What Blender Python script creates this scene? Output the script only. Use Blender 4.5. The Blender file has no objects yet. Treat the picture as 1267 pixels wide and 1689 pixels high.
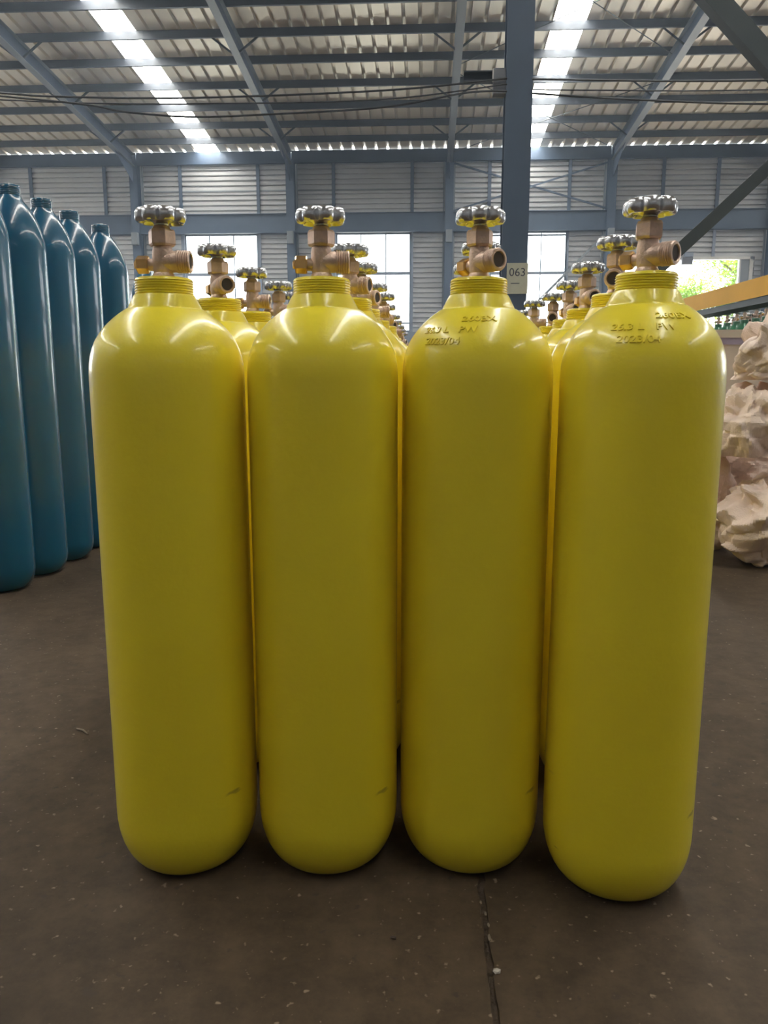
import bpy, bmesh, math, random
from mathutils import Vector, Matrix, noise
random.seed(7)
S = bpy.context.scene
COL = S.collection
PI = math.pi
R = math.radians

# ------------------------------------------------------------------ camera, sky, sun, exposure
cam_d = bpy.data.cameras.new('camera')
cam_d.sensor_fit = 'HORIZONTAL'
cam_d.sensor_width = 36.0
cam_d.lens = 36.0 * 1300.0 / 1267.0
cam_d.clip_start = 0.05
cam_d.clip_end = 400
cam = bpy.data.objects.new('camera', cam_d)
COL.objects.link(cam)
cam.location = (0, 0, 0.80)
cam.rotation_euler = (R(90 - 10.2), 0, R(3.142))
S.camera = cam

W = bpy.data.worlds.new('sky')
S.world = W
W.use_nodes = True
wn = W.node_tree.nodes
wl = W.node_tree.links
bg = wn['Background']
SKY = 7.5
tc = wn.new('ShaderNodeTexCoord')
sx = wn.new('ShaderNodeSeparateXYZ')
mr = wn.new('ShaderNodeMapRange')
mr.inputs['From Min'].default_value = -0.1
mr.inputs['From Max'].default_value = 0.8
mx = wn.new('ShaderNodeMix')
mx.data_type = 'RGBA'
mx.inputs['A'].default_value = (0.98, 0.99, 1.0, 1)
mx.inputs['B'].default_value = (0.70, 0.84, 1.0, 1)
wl.new(tc.outputs['Generated'], sx.inputs[0])
wl.new(sx.outputs['Z'], mr.inputs['Value'])
wl.new(mr.outputs['Result'], mx.inputs['Factor'])
wl.new(mx.outputs['Result'], bg.inputs['Color'])
bg.inputs['Strength'].default_value = SKY

sun_d = bpy.data.lights.new('sun', 'SUN')
sun_d.energy = 26.0
sun_d.angle = R(1.0)
sun_d.color = (1.0, 0.95, 0.86)
sun = bpy.data.objects.new('sun', sun_d)
COL.objects.link(sun)
sun.rotation_euler = (R(-38), R(14), 0)       # shines from beyond the far wall, high up
sun.location = (10, 60, 60)


def window_light(name, loc, rot, sx_, sy_):
    d = bpy.data.lights.new(name, 'AREA')
    d.shape = 'RECTANGLE'
    d.size = sx_
    d.size_y = sy_
    d.cycles.is_portal = True
    o = bpy.data.objects.new(name, d)
    COL.objects.link(o)
    o.location = loc
    o.rotation_euler = rot
    return o


WINX = [(-9.01, -6.30), (-3.39, -0.68), (2.23, 4.95)]
for a, b in WINX:
    window_light('window_portal', ((a + b) / 2, 30.3, 4.0), (R(-90), 0, 0), b - a, 3.6)
window_light('door_portal', (8.95, 30.3, 2.35), (R(-90), 0, 0), 4.5, 4.7)
window_light('side_portal', (-21.9, 23.0, 3.66), (0, R(-90), 0), 4.1, 12)  # sky portals for the side openings added to brighten the hall
window_light('side_portal', (23.9, 23.0, 3.66), (0, R(90), 0), 4.1, 12)

S.view_settings.view_transform = 'Standard'
S.view_settings.look = 'None'
S.view_settings.gamma = 1.0
S.view_settings.use_curve_mapping = False
S.view_settings.exposure = 0.20
S.cycles.max_bounces = 10
S.cycles.diffuse_bounces = 6
S.cycles.transparent_max_bounces = 8
S.cycles.sample_clamp_indirect = 6.0
S.cycles.caustics_reflective = False
S.cycles.caustics_refractive = False
SKYLIGHT = 15.0


# ------------------------------------------------------------------ materials
def new_mat(name):
    m = bpy.data.materials.new(name)
    m.use_nodes = True
    nt = m.node_tree
    return m, nt, nt.nodes['Principled BSDF']


def mat(name, col, rough=0.5, metal=0.0, var=0.0, scale=8.0, bump=0.0, bscale=60.0, coat=0.0, spec=0.5, col2=None, detail=5.0):
    m, nt, p = new_mat(name)
    N, L = nt.nodes, nt.links
    p.inputs['Roughness'].default_value = rough
    p.inputs['Metallic'].default_value = metal
    p.inputs['Coat Weight'].default_value = coat
    p.inputs['Coat Roughness'].default_value = 0.06
    p.inputs['Specular IOR Level'].default_value = spec
    p.inputs['Base Color'].default_value = (*col, 1)
    t = N.new('ShaderNodeTexCoord')
    if var > 0 or col2:
        n = N.new('ShaderNodeTexNoise')
        n.inputs['Scale'].default_value = scale
        n.inputs['Detail'].default_value = detail
        L.new(t.outputs['Object'], n.inputs['Vector'])
        r = N.new('ShaderNodeValToRGB')
        r.color_ramp.elements[0].position = 0.35
        r.color_ramp.elements[1].position = 0.68
        c2 = col2 if col2 else tuple(c * (1 - var) for c in col)
        r.color_ramp.elements[0].color = (*c2, 1)
        r.color_ramp.elements[1].color = (*col, 1)
        L.new(n.outputs['Fac'], r.inputs['Fac'])
        L.new(r.outputs['Color'], p.inputs['Base Color'])
    if bump > 0:
        n2 = N.new('ShaderNodeTexNoise')
        n2.inputs['Scale'].default_value = bscale
        n2.inputs['Detail'].default_value = 3.0
        L.new(t.outputs['Object'], n2.inputs['Vector'])
        b = N.new('ShaderNodeBump')
        b.inputs['Strength'].default_value = bump
        b.inputs['Distance'].default_value = 0.01
        L.new(n2.outputs['Fac'], b.inputs['Height'])
        L.new(b.outputs['Normal'], p.inputs['Normal'])
    return m


def yellow_paint():
    m, nt, p = new_mat('yellow_paint')
    N, L = nt.nodes, nt.links
    p.inputs['Roughness'].default_value = 0.34
    p.inputs['Coat Weight'].default_value = 0.35
    p.inputs['Coat Roughness'].default_value = 0.10
    t = N.new('ShaderNodeTexCoord')
    n = N.new('ShaderNodeTexNoise')
    n.inputs['Scale'].default_value = 4.0
    n.inputs['Detail'].default_value = 3.0
    L.new(t.outputs['Object'], n.inputs['Vector'])
    r = N.new('ShaderNodeValToRGB')
    r.color_ramp.elements[0].position = 0.3
    r.color_ramp.elements[1].position = 0.7
    r.color_ramp.elements[0].color = (0.82, 0.66, 0.026, 1)
    r.color_ramp.elements[1].color = (0.85, 0.71, 0.032, 1)
    L.new(n.outputs['Fac'], r.inputs['Fac'])
    # scuff marks where the foot of the shell has been rolled and knocked
    mp = N.new('ShaderNodeMapping')
    mp.inputs['Scale'].default_value = (9, 9, 40)
    L.new(t.outputs['Object'], mp.inputs['Vector'])
    s = N.new('ShaderNodeTexNoise')
    s.inputs['Scale'].default_value = 1.0
    s.inputs['Detail'].default_value = 4.0
    L.new(mp.outputs['Vector'], s.inputs['Vector'])
    s2 = N.new('ShaderNodeMapRange')
    s2.inputs['From Min'].default_value = 0.69
    s2.inputs['From Max'].default_value = 0.73
    L.new(s.outputs['Fac'], s2.inputs['Value'])
    z = N.new('ShaderNodeSeparateXYZ')
    L.new(t.outputs['Object'], z.inputs[0])
    zl = N.new('ShaderNodeMapRange')
    zl.inputs['From Min'].default_value = 0.22
    zl.inputs['From Max'].default_value = 0.10
    L.new(z.outputs['Z'], zl.inputs['Value'])
    mu = N.new('ShaderNodeMath')
    mu.operation = 'MULTIPLY'
    L.new(s2.outputs['Result'], mu.inputs[0])
    L.new(zl.outputs['Result'], mu.inputs[1])
    mix = N.new('ShaderNodeMix')
    mix.data_type = 'RGBA'
    L.new(mu.outputs[0], mix.inputs['Factor'])
    L.new(r.outputs['Color'], mix.inputs['A'])
    mix.inputs['B'].default_value = (0.25, 0.17, 0.03, 1)
    L.new(mix.outputs['Result'], p.inputs['Base Color'])
    b = N.new('ShaderNodeBump')
    b.inputs['Strength'].default_value = 0.05
    b.inputs['Distance'].default_value = 0.01
    n2 = N.new('ShaderNodeTexNoise')
    n2.inputs['Scale'].default_value = 90
    L.new(t.outputs['Object'], n2.inputs['Vector'])
    L.new(n2.outputs['Fac'], b.inputs['Height'])
    L.new(b.outputs['Normal'], p.inputs['Normal'])
    return m


def concrete():
    m, nt, p = new_mat('floor_concrete')
    N, L = nt.nodes, nt.links
    t = N.new('ShaderNodeTexCoord')
    n = N.new('ShaderNodeTexNoise')
    n.inputs['Scale'].default_value = 1.7
    n.inputs['Detail'].default_value = 8
    n.inputs['Roughness'].default_value = 0.65
    L.new(t.outputs['Object'], n.inputs['Vector'])
    r = N.new('ShaderNodeValToRGB')
    r.color_ramp.elements[0].position = 0.3
    r.color_ramp.elements[1].position = 0.72
    r.color_ramp.elements[0].color = (0.042, 0.029, 0.018, 1)
    r.color_ramp.elements[1].color = (0.098, 0.069, 0.045, 1)
    L.new(n.outputs['Fac'], r.inputs['Fac'])
    gn = N.new('ShaderNodeTexNoise')
    gn.inputs['Scale'].default_value = 14
    gn.inputs['Detail'].default_value = 10
    gn.inputs['Roughness'].default_value = 0.75
    L.new(t.outputs['Object'], gn.inputs['Vector'])
    gm = N.new('ShaderNodeMapRange')
    gm.inputs['From Min'].default_value = 0.3
    gm.inputs['From Max'].default_value = 0.7
    gm.inputs['To Min'].default_value = 0.62
    gm.inputs['To Max'].default_value = 1.30
    L.new(gn.outputs['Fac'], gm.inputs['Value'])
    gx = N.new('ShaderNodeVectorMath')
    gx.operation = 'SCALE'
    L.new(r.outputs['Color'], gx.inputs[0])
    L.new(gm.outputs['Result'], gx.inputs['Scale'])
    # pale specks and scratches of grit
    v = N.new('ShaderNodeTexNoise')
    v.inputs['Scale'].default_value = 75
    v.inputs['Detail'].default_value = 2
    L.new(t.outputs['Object'], v.inputs['Vector'])
    k = N.new('ShaderNodeMapRange')
    k.inputs['From Min'].default_value = 0.67
    k.inputs['From Max'].default_value = 0.76
    L.new(v.outputs['Fac'], k.inputs['Value'])
    mix = N.new('ShaderNodeMix')
    mix.data_type = 'RGBA'
    L.new(k.outputs['Result'], mix.inputs['Factor'])
    L.new(gx.outputs[0], mix.inputs['A'])
    mix.inputs['B'].default_value = (0.24, 0.19, 0.14, 1)
    v2 = N.new('ShaderNodeTexNoise')
    v2.inputs['Scale'].default_value = 38
    v2.inputs['Detail'].default_value = 5
    L.new(t.outputs['Object'], v2.inputs['Vector'])
    k2 = N.new('ShaderNodeMapRange')
    k2.inputs['From Min'].default_value = 0.36
    k2.inputs['From Max'].default_value = 0.30
    L.new(v2.outputs['Fac'], k2.inputs['Value'])
    mix2 = N.new('ShaderNodeMix')
    mix2.data_type = 'RGBA'
    L.new(k2.outputs['Result'], mix2.inputs['Factor'])
    L.new(mix.outputs['Result'], mix2.inputs['A'])
    mix2.inputs['B'].default_value = (0.055, 0.04, 0.03, 1)
    L.new(mix2.outputs['Result'], p.inputs['Base Color'])
    rr = N.new('ShaderNodeMapRange')
    p.inputs['Specular IOR Level'].default_value = 0.2
    rr.inputs['To Min'].default_value = 0.55
    rr.inputs['To Max'].default_value = 0.8
    L.new(n.outputs['Fac'], rr.inputs['Value'])
    L.new(rr.outputs['Result'], p.inputs['Roughness'])
    b = N.new('ShaderNodeBump')
    b.inputs['Strength'].default_value = 0.25
    b.inputs['Distance'].default_value = 0.004
    L.new(v2.outputs['Fac'], b.inputs['Height'])
    L.new(b.outputs['Normal'], p.inputs['Normal'])
    return m


def skylight_mat():
    m, nt, p = new_mat('daylit_skylight_sheet')
    p.inputs['Base Color'].default_value = (0.85, 0.87, 0.85, 1)
    p.inputs['Roughness'].default_value = 0.5
    p.inputs['Emission Color'].default_value = (1.0, 0.98, 0.92, 1)
    p.inputs['Emission Strength'].default_value = SKYLIGHT
    return m


def glass_mat():
    m = bpy.data.materials.new('window_glass')
    m.use_nodes = True
    nt = m.node_tree
    N, L = nt.nodes, nt.links
    N.clear()
    o = N.new('ShaderNodeOutputMaterial')
    t = N.new('ShaderNodeBsdfTransparent')
    t.inputs['Color'].default_value = (0.95, 0.97, 0.96, 1)
    g = N.new('ShaderNodeBsdfGlossy')
    g.inputs['Roughness'].default_value = 0.03
    mixs = N.new('ShaderNodeMixShader')
    f = N.new('ShaderNodeFresnel')
    f.inputs['IOR'].default_value = 1.3
    L.new(f.outputs[0], mixs.inputs[0])
    L.new(t.outputs[0], mixs.inputs[1])
    L.new(g.outputs[0], mixs.inputs[2])
    L.new(mixs.outputs[0], o.inputs['Surface'])
    return m


def leaf_mat():
    m, nt, p = new_mat('sunlit_leaf')
    N, L = nt.nodes, nt.links
    p.inputs['Base Color'].default_value = (0.13, 0.22, 0.02, 1)
    p.inputs['Roughness'].default_value = 0.5
    tr = N.new('ShaderNodeBsdfTranslucent')
    tr.inputs['Color'].default_value = (0.20, 0.32, 0.03, 1)
    ms = N.new('ShaderNodeMixShader')
    ms.inputs[0].default_value = 0.5
    L.new(p.outputs[0], ms.inputs[1])
    L.new(tr.outputs[0], ms.inputs[2])
    L.new(ms.outputs[0], N['Material Output'].inputs['Surface'])
    return m


M = {}
M['yellow'] = yellow_paint()
M['blue'] = mat('blue_paint', (0.003, 0.100, 0.205), 0.26, var=0.10, scale=3, coat=0.5, bump=0.03, bscale=70)
M['green'] = mat('green_paint', (0.02, 0.16, 0.07), 0.3, var=0.1, scale=3, coat=0.6)
M['bronze'] = mat('bronze', (0.76, 0.56, 0.45), 0.42, metal=0.5, var=0.25, scale=60, bump=0.15, bscale=300)
M['brass'] = mat('brass', (0.80, 0.50, 0.20), 0.28, metal=0.9, var=0.2, scale=50)
M['chrome'] = mat('chrome', (0.70, 0.72, 0.76), 0.27, metal=1.0, var=0.12, scale=40)
M['dark'] = mat('dark_bore', (0.05, 0.035, 0.028), 0.7, var=0.3, scale=50)
M['concrete'] = concrete()
M['mortar'] = mat('joint_fill', (0.085, 0.058, 0.038), 0.85, var=0.4, scale=30, bump=0.4, bscale=90)
M['mortar_crumb'] = mat('mortar_crumb', (0.23, 0.19, 0.145), 0.85, var=0.3, scale=90)
M['chip'] = mat('pale_stone', (0.55, 0.50, 0.44), 0.8, var=0.3, scale=60)
M['roof'] = mat('galvanised_roof_sheet', (0.84, 0.76, 0.62), 0.40, metal=0.2, var=0.10, scale=0.8)
M['skylight'] = skylight_mat()
M['steel'] = mat('blue_grey_steel', (0.070, 0.105, 0.165), 0.45, var=0.15, scale=2.0)
M['flange'] = mat('grey_steel', (0.24, 0.27, 0.30), 0.45, var=0.15, scale=2.0)
M['purlin'] = mat('purlin_steel', (0.050, 0.060, 0.078), 0.5, var=0.2, scale=1.5)
M['brace'] = mat('dark_green_steel', (0.045, 0.058, 0.060), 0.5, var=0.2, scale=3)
M['siding'] = mat('grey_siding_sheet', (0.58, 0.59, 0.60), 0.45, metal=0.2, var=0.12, scale=0.9)
M['dado'] = mat('painted_masonry', (0.22, 0.26, 0.32), 0.7, var=0.15, scale=1.2)
M['frame'] = mat('window_frame_paint', (0.26, 0.31, 0.40), 0.5, var=0.1, scale=3)
M['whiteframe'] = mat('white_door_frame', (0.70, 0.70, 0.68), 0.5, var=0.1, scale=3)
M['glass'] = glass_mat()
M['paper'] = mat('cream_sign_card', (0.58, 0.58, 0.46), 0.6, var=0.08, scale=20)
M['ink'] = mat('dark_ink', (0.05, 0.055, 0.075), 0.6, var=0.1, scale=20)
M['sack'] = mat('woven_white_sack', (0.86, 0.70, 0.61), 0.55, var=0.12, scale=5, bump=0.25, bscale=160)
M['crate'] = mat('beige_board', (0.62, 0.545, 0.45), 0.6, var=0.12, scale=4)
M['strap'] = mat('violet_grey_band', (0.36, 0.32, 0.42), 0.5, var=0.1, scale=8)
M['orange'] = mat('orange_paint', (0.95, 0.50, 0.035), 0.6, var=0.10, scale=3)
M['cable'] = mat('black_cable', (0.03, 0.032, 0.036), 0.5, var=0.2, scale=10)
M['box'] = mat('grey_box_paint', (0.16, 0.17, 0.20), 0.5, var=0.1, scale=6)
M['leaf'] = leaf_mat()
M['bark'] = mat('bark', (0.16, 0.13, 0.07), 0.85, var=0.3, scale=6)
M['yard'] = mat('pale_yard_concrete', (0.52, 0.50, 0.46), 0.8, var=0.15, scale=0.4)
M['pale'] = mat('pale_sign_paint', (0.74, 0.70, 0.72), 0.6, var=0.05, scale=1)


# ------------------------------------------------------------------ mesh helpers
class MB:
    def __init__(self):
        self.v, self.f = [], []

    def add(self, vs, fs, mtx=None):
        o = len(self.v)
        if mtx is not None:
            vs = [mtx @ Vector(p) for p in vs]
        self.v += [tuple(p) for p in vs]
        self.f += [tuple(i + o for i in f) for f in fs]
        return self

    def box(self, x0, x1, y0, y1, z0, z1, mtx=None):
        vs = [(x0, y0, z0), (x1, y0, z0), (x1, y1, z0), (x0, y1, z0), (x0, y0, z1), (x1, y0, z1), (x1, y1, z1), (x0, y1, z1)]
        fs = [(0, 3, 2, 1), (4, 5, 6, 7), (0, 1, 5, 4), (1, 2, 6, 5), (2, 3, 7, 6), (3, 0, 4, 7)]
        return self.add(vs, fs, mtx)

    def lathe(self, prof, seg=48, mtx=None, rfun=None):
        vs, fs = [], []
        n = len(prof)
        for r, z in prof:
            for k in range(seg):
                a = 2 * PI * k / seg
                q = rfun(a, r) if rfun else r
                vs.append((q * math.cos(a), q * math.sin(a), z))
        for i in range(n - 1):
            for k in range(seg):
                k2 = (k + 1) % seg
                fs.append((i * seg + k, i * seg + k2, (i + 1) * seg + k2, (i + 1) * seg + k))
        if prof[0][0] > 0:
            fs.append(tuple(reversed(range(seg))))
        if prof[-1][0] > 0:
            fs.append(tuple((n - 1) * seg + k for k in range(seg)))
        return self.add(vs, fs, mtx)

    def extrude(self, pts, a, b, frame, closed=True):
        """2-D outline pts swept from point a to b; frame = (u, v) world axes of the outline."""
        a, b = Vector(a), Vector(b)
        u, v = Vector(frame[0]), Vector(frame[1])
        n = len(pts)
        vs = [a + u * p[0] + v * p[1] for p in pts] + [b + u * p[0] + v * p[1] for p in pts]
        fs = [(i, (i + 1) % n, n + (i + 1) % n, n + i) for i in range(n if closed else n - 1)]
        if closed:
            fs += [tuple(reversed(range(n))), tuple(range(n, 2 * n))]
        return self.add(vs, fs)

    def tube(self, pts, r, seg=8):
        pts = [Vector(p) for p in pts]
        vs, fs = [], []
        rr = r if isinstance(r, (list, tuple)) else [r] * len(pts)
        for i, p in enumerate(pts):
            t = (pts[min(i + 1, len(pts) - 1)] - pts[max(i - 1, 0)]).normalized()
            s = t.cross(Vector((0, 0, 1)))
            if s.length < 1e-3:
                s = Vector((1, 0, 0))
            s.normalize()
            w = s.cross(t)
            for k in range(seg):
                a = 2 * PI * k / seg
                vs.append(p + (s * math.cos(a) + w * math.sin(a)) * rr[i])
        for i in range(len(pts) - 1):
            for k in range(seg):
                k2 = (k + 1) % seg
                fs.append((i * seg + k, i * seg + k2, (i + 1) * seg + k2, (i + 1) * seg + k))
        fs.append(tuple(reversed(range(seg))))
        fs.append(tuple((len(pts) - 1) * seg + k for k in range(seg)))
        return self.add(vs, fs)

    def build(self, name, m, parent=None, smooth=None, loc=None):
        me = bpy.data.meshes.new(name)
        me.from_pydata(self.v, [], self.f)
        bm = bmesh.new()
        bm.from_mesh(me)
        bmesh.ops.recalc_face_normals(bm, faces=bm.faces)
        bm.to_mesh(me)
        bm.free()
        me.materials.append(m)
        if smooth:
            me.polygons.foreach_set('use_smooth', [True] * len(me.polygons))
            me.set_sharp_from_angle(angle=R(smooth))
        o = bpy.data.objects.new(name, me)
        COL.objects.link(o)
        if parent:
            o.parent = parent
        if loc:
            o.location = loc
        return o


def empty(name, loc=(0, 0, 0), rz=0.0, parent=None):
    o = bpy.data.objects.new(name, None)
    o.empty_display_size = 0.1
    COL.objects.link(o)
    o.location = loc
    o.rotation_euler = (0, 0, rz)
    if parent:
        o.parent = parent
    return o


def tag(o, label=None, cat=None, group=None, kind=None):
    if label:
        o['label'] = label
    if cat:
        o['category'] = cat
    if group:
        o['group'] = group
    if kind:
        o['kind'] = kind
    return o


def share(name, src, parent=None, loc=None, rot=None):
    """another object on the same mesh data"""
    o = bpy.data.objects.new(name, src.data)
    COL.objects.link(o)
    if parent:
        o.parent = parent
    if loc:
        o.location = loc
    if rot:
        o.rotation_euler = rot
    return o


def copy_tree(o, parent=None):
    c = o.copy()
    COL.objects.link(c)
    if parent:
        c.parent = parent
    for ch in o.children:
        copy_tree(ch, c)
    return c


def child(o, name):
    for c in o.children:
        if c.name.split('.')[0] == name:
            return c


# ------------------------------------------------------------------ ROOM SHELL
YB = 30.0                      # inner face of the far wall
XL, XR, YF, YRIDGE = -22.0, 24.0, -24.0, -7.0


def zroof(y):
    return 8.60 + 0.1 * (YB - y) if y > YRIDGE else 8.60 + 0.1 * (YB - YRIDGE) - 0.1 * (YRIDGE - y)


# floor: cast slabs with recessed joints
floor = empty('floor')
tag(floor, kind='structure')
xs = [XL] + [0.092 + 5.5 * k for k in range(-4, 5) if XL + 1 < 0.092 + 5.5 * k < XR - 1] + [XR]
ys = [YF, -14.0, -5.0, 6.6, 14.0, 22.0, YB + 0.3]
g = 0.0030
for i in range(len(xs) - 1):
    for j in range(len(ys) - 1):
        x0, x1, y0, y1 = xs[i] + g, xs[i + 1] - g, ys[j] + g, ys[j + 1] - g
        b = MB()
        c = 0.004
        # edges of the slab ragged a little along the joint in view
        pts = [(x0, y0), (x1, y0)]
        if abs(x1 - 0.092) < 0.02 and y0 < 1 < y1:
            pts = [(x0, y0), (x1, y0)] + [(x1 - abs(random.gauss(0, 0.0022)), y) for y in [0.2 + 0.02 * k for k in range(60)]] + [(x1, y1), (x0, y1)]
        elif abs(x0 - 0.092) < 0.02 and y0 < 1 < y1:
            pts = [(x0, y0), (x1, y0), (x1, y1), (x0, y1)] + [(x0 + abs(random.gauss(0, 0.0022)), y) for y in [1.4 - 0.02 * k for k in range(60)]]
        else:
            pts = [(x0, y0), (x1, y0), (x1, y1), (x0, y1)]
        b.extrude(pts, (0, 0, -0.12), (0, 0, 0), ((1, 0, 0), (0, 1, 0)))
        b.build('floor_slab', M['concrete'], floor)
b = MB().box(XL, XR, YF, YB + 0.3, -0.13, -0.006)
b.build('joint_filler', M['mortar'], floor)

# roof: ribbed sheets, purlins, rafters
ceiling = empty('ceiling')
tag(ceiling, kind='structure')
PITCH = 0.41


def sheet_profile(x0):
    out = []
    for k in range(2):
        x = x0 + PITCH * k
        out += [(x, 0), (x + 0.310, 0), (x + 0.325, 0.095), (x + 0.395, 0.095)]
    out.append((x0 + 2 * PITCH, 0))
    return out


def roof_sheet(x0, y0, y1, m, name):
    b = MB()
    pr = sheet_profile(x0)
    pts = pr + [(x, z + 0.004) for x, z in reversed(pr)]
    z0, z1 = zroof(y0), zroof(y1)
    b.extrude(pts, (0, y0, z0), (0, y1, z1), ((1, 0, 0), (0, 0, 1)))
    return b.build(name, m, ceiling)


nsheet = int((XR - XL) / (2 * PITCH)) + 1
XOFF = -22.0 - 0.37
for k in range(nsheet + 1):
    x0 = XOFF + 2 * PITCH * k
    mid = x0 + PITCH
    sky = any(abs(mid - c) < 0.41 for c in (-7.62, 3.86, -19.1, 15.3))
    mm = M['skylight'] if sky else M['roof']
    nm = 'skylight_sheet' if sky else 'roof_sheet'
    roof_sheet(x0, YB + 0.07, YRIDGE, mm, nm)
    roof_sheet(x0, YRIDGE, YF - 0.1, M['roof'], 'roof_sheet')

purlin_y = [28.72, 27.46, 26.1, 24.65, 23.2, 21.8, 20.4, 19.0, 17.6, 16.2]
for y in purlin_y:
    z = zroof(y) - 0.008
    h, fl, t = 0.20, 0.07, 0.006
    # channel: web towards the camera, lips away
    pts = [(0, 0), (fl, 0), (fl, -0.02), (fl - t, -0.02), (fl - t, -t), (t, -t), (t, -h + t), (fl - t, -h + t), (fl - t, -h + 0.02), (fl, -h + 0.02), (fl, -h), (0, -h)]
    b = MB().extrude(pts, (XL, y, z - 0.003), (XR, y, z - 0.003), ((0, 1, 0), (0, 0, 1)))
    b.build('purlin', M['purlin'], ceiling)

RAFX = [-16.4, -10.7, -5.0, 0.70, 6.40, 12.10, 17.8]


def i_section(w, h, tf, tw):
    a, c = w / 2, tw / 2
    return [(-a, 0), (a, 0), (a, tf), (c, tf), (c, h - tf), (a, h - tf), (a, h), (-a, h), (-a, h - tf), (-c, h - tf), (-c, tf), (-a, tf)]


for x in RAFX:
    raf = empty('rafter', (x, 0, 0), parent=ceiling)
    h = 0.42
    y0, y1 = YB - 0.42, YRIDGE
    b = MB()
    drop = 0.215
    tf = 0.014
    for (zz, ww, mm) in ((0, 0.20, 'flange'), (h - tf, 0.20, 'flange')):
        bb = MB().extrude([(-ww / 2, 0), (ww / 2, 0), (ww / 2, tf), (-ww / 2, tf)], (0, y0, zroof(y0) - drop - h + zz), (0, y1, zroof(y1) - drop - h + zz), ((1, 0, 0), (0, 0, 1)))
        bb.build('rafter_flange', M[mm], raf)
    b.extrude([(-0.005, tf), (0.005, tf), (0.005, h - tf), (-0.005, h - tf)], (0, y0, zroof(y0) - drop - h), (0, y1, zroof(y1) - drop - h), ((1, 0, 0), (0, 0, 1)))
    # knee haunch at the column head
    ze = zroof(y0) - drop - h
    b.extrude([(0, 0), (-1.6, 0.16), (0, -0.55)], (-0.005, y0, ze), (0.005, y0, ze), ((0, 1, 0), (0, 0, 1)))
    b.build('rafter_web', M['steel'], raf)
    for y in purlin_y[1::2]:
        z = zroof(y) - 0.2
        for s in (-1, 1):
            q = MB()
            p0 = Vector((s * 0.07, y + 0.03, zroof(y) - drop - h + 0.05))
            p1 = Vector((s * 0.62, y + 0.03, z + 0.02))
            d = (p1 - p0).normalized()
            nrm = Vector((0, 1, 0))
            q.extrude([(0, 0), (0.04, 0), (0.04, 0.006), (0.006, 0.006), (0.006, 0.05), (0, 0.05)], p0, p1, (nrm, d.cross(nrm)))
            q.build('fly_brace', M['brace'], raf)

# roof bracing rods in the bay right of the post row
rods = [((0.80, 23.2, 8.95), (6.3, 17.9, 9.42)), ((0.80, 17.4, 9.48), (6.3, 22.8, 8.95)), ((0.80, 29.4, 8.30), (6.3, 24.5, 8.80)), ((0.80, 23.7, 8.86), (6.3, 29.3, 8.33))]
for a, b_ in rods:
    MB().tube([a, b_], 0.012, 6).build('bracing_rod', M['brace'], ceiling)

# far wall
wall = empty('wall_back')
tag(wall, kind='structure')
EAVE0, EAVE1 = 8.13, 8.575
CB0, CB1 = 5.72, 6.40            # deep horizontal crane beam


def siding(x0, x1, z0, z1, name='siding_sheet'):
    pitch = 0.178
    pts = []
    z = z0
    while z < z1 - 1e-4:
        for dz, dy in ((0, 0), (0.112, 0), (0.118, 0.085), (0.172, 0.085)):
            if z + dz < z1:
                pts.append((dy, z + dz))
        z += pitch
    pts.append((0.0, z1))
    poly = pts + [(0.10, z1), (0.10, z0)]
    b = MB().extrude(poly, (x0, YB + 0.05, 0), (x1, YB + 0.05, 0), ((0, 1, 0), (0, 0, 1)))
    return b.build(name, M['siding'], wall)


posts = [-20.2, -17.5, -14.71, -11.93, -9.11, -6.24, -3.48, -0.63, 2.14, 4.98, 8.26, 10.16, 13.9, 15.9, 19.6, 21.6]
edges = sorted(posts + RAFX + [XL, XR])
for a, c in zip(edges[:-1], edges[1:]):
    ha = 0.16 if a in RAFX else (0.0 if a == XL else 0.05)
    hc = 0.16 if c in RAFX else (0.0 if c == XR else 0.05)
    siding(a + ha, c - hc, CB1, 7.20)
    siding(a + ha, c - hc, 7.26, EAVE0)
    glazed = any(abs((a + c) / 2 - (w0 + w1) / 2) < 0.3 for w0, w1 in WINX)
    mid = (a + c) / 2
    if glazed:
        pass
    elif 6.4 < mid < 11.6:
        siding(a + ha, c - hc, 4.80, CB0)
    else:
        siding(a + ha, c - hc, 2.2, CB0)
    MB().box(a + ha, c - hc, YB + 0.02, YB + 0.09, 7.205, 7.255).build('girt', M['flange'], wall)
for x in posts:
    in_door = 6.9 < x < 11.2
    MB().box(x - 0.05, x + 0.05, YB, YB + 0.10, 4.80 if in_door else 2.2, CB0).build('wall_post', M['frame'], wall)
    MB().box(x - 0.06, x + 0.06, YB, YB + 0.10, CB1, EAVE0).build('wall_post', M['steel'], wall)
for a, c in zip(RAFX[:-1], RAFX[1:]):
    # crane beam: deep plate with a bottom and a top flange
    b = MB()
    b.box(a + 0.01, c - 0.01, YB - 0.16, YB + 0.10, CB0 + 0.02, CB1 - 0.02)
    b.box(a + 0.01, c - 0.01, YB - 0.24, YB + 0.10, CB0, CB0 + 0.025)
    b.box(a + 0.01, c - 0.01, YB - 0.24, YB + 0.10, CB1 - 0.025, CB1)
    b.build('crane_beam', M['steel'], wall)
    b = MB()
    b.box(a + 0.01, c - 0.01, YB - 0.02, YB + 0.03, EAVE0, EAVE1)
    b.box(a + 0.01, c - 0.01, YB - 0.12, YB + 0.03, EAVE0, EAVE0 + 0.03)
    b.build('eave_beam', M['steel'], wall)
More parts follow.
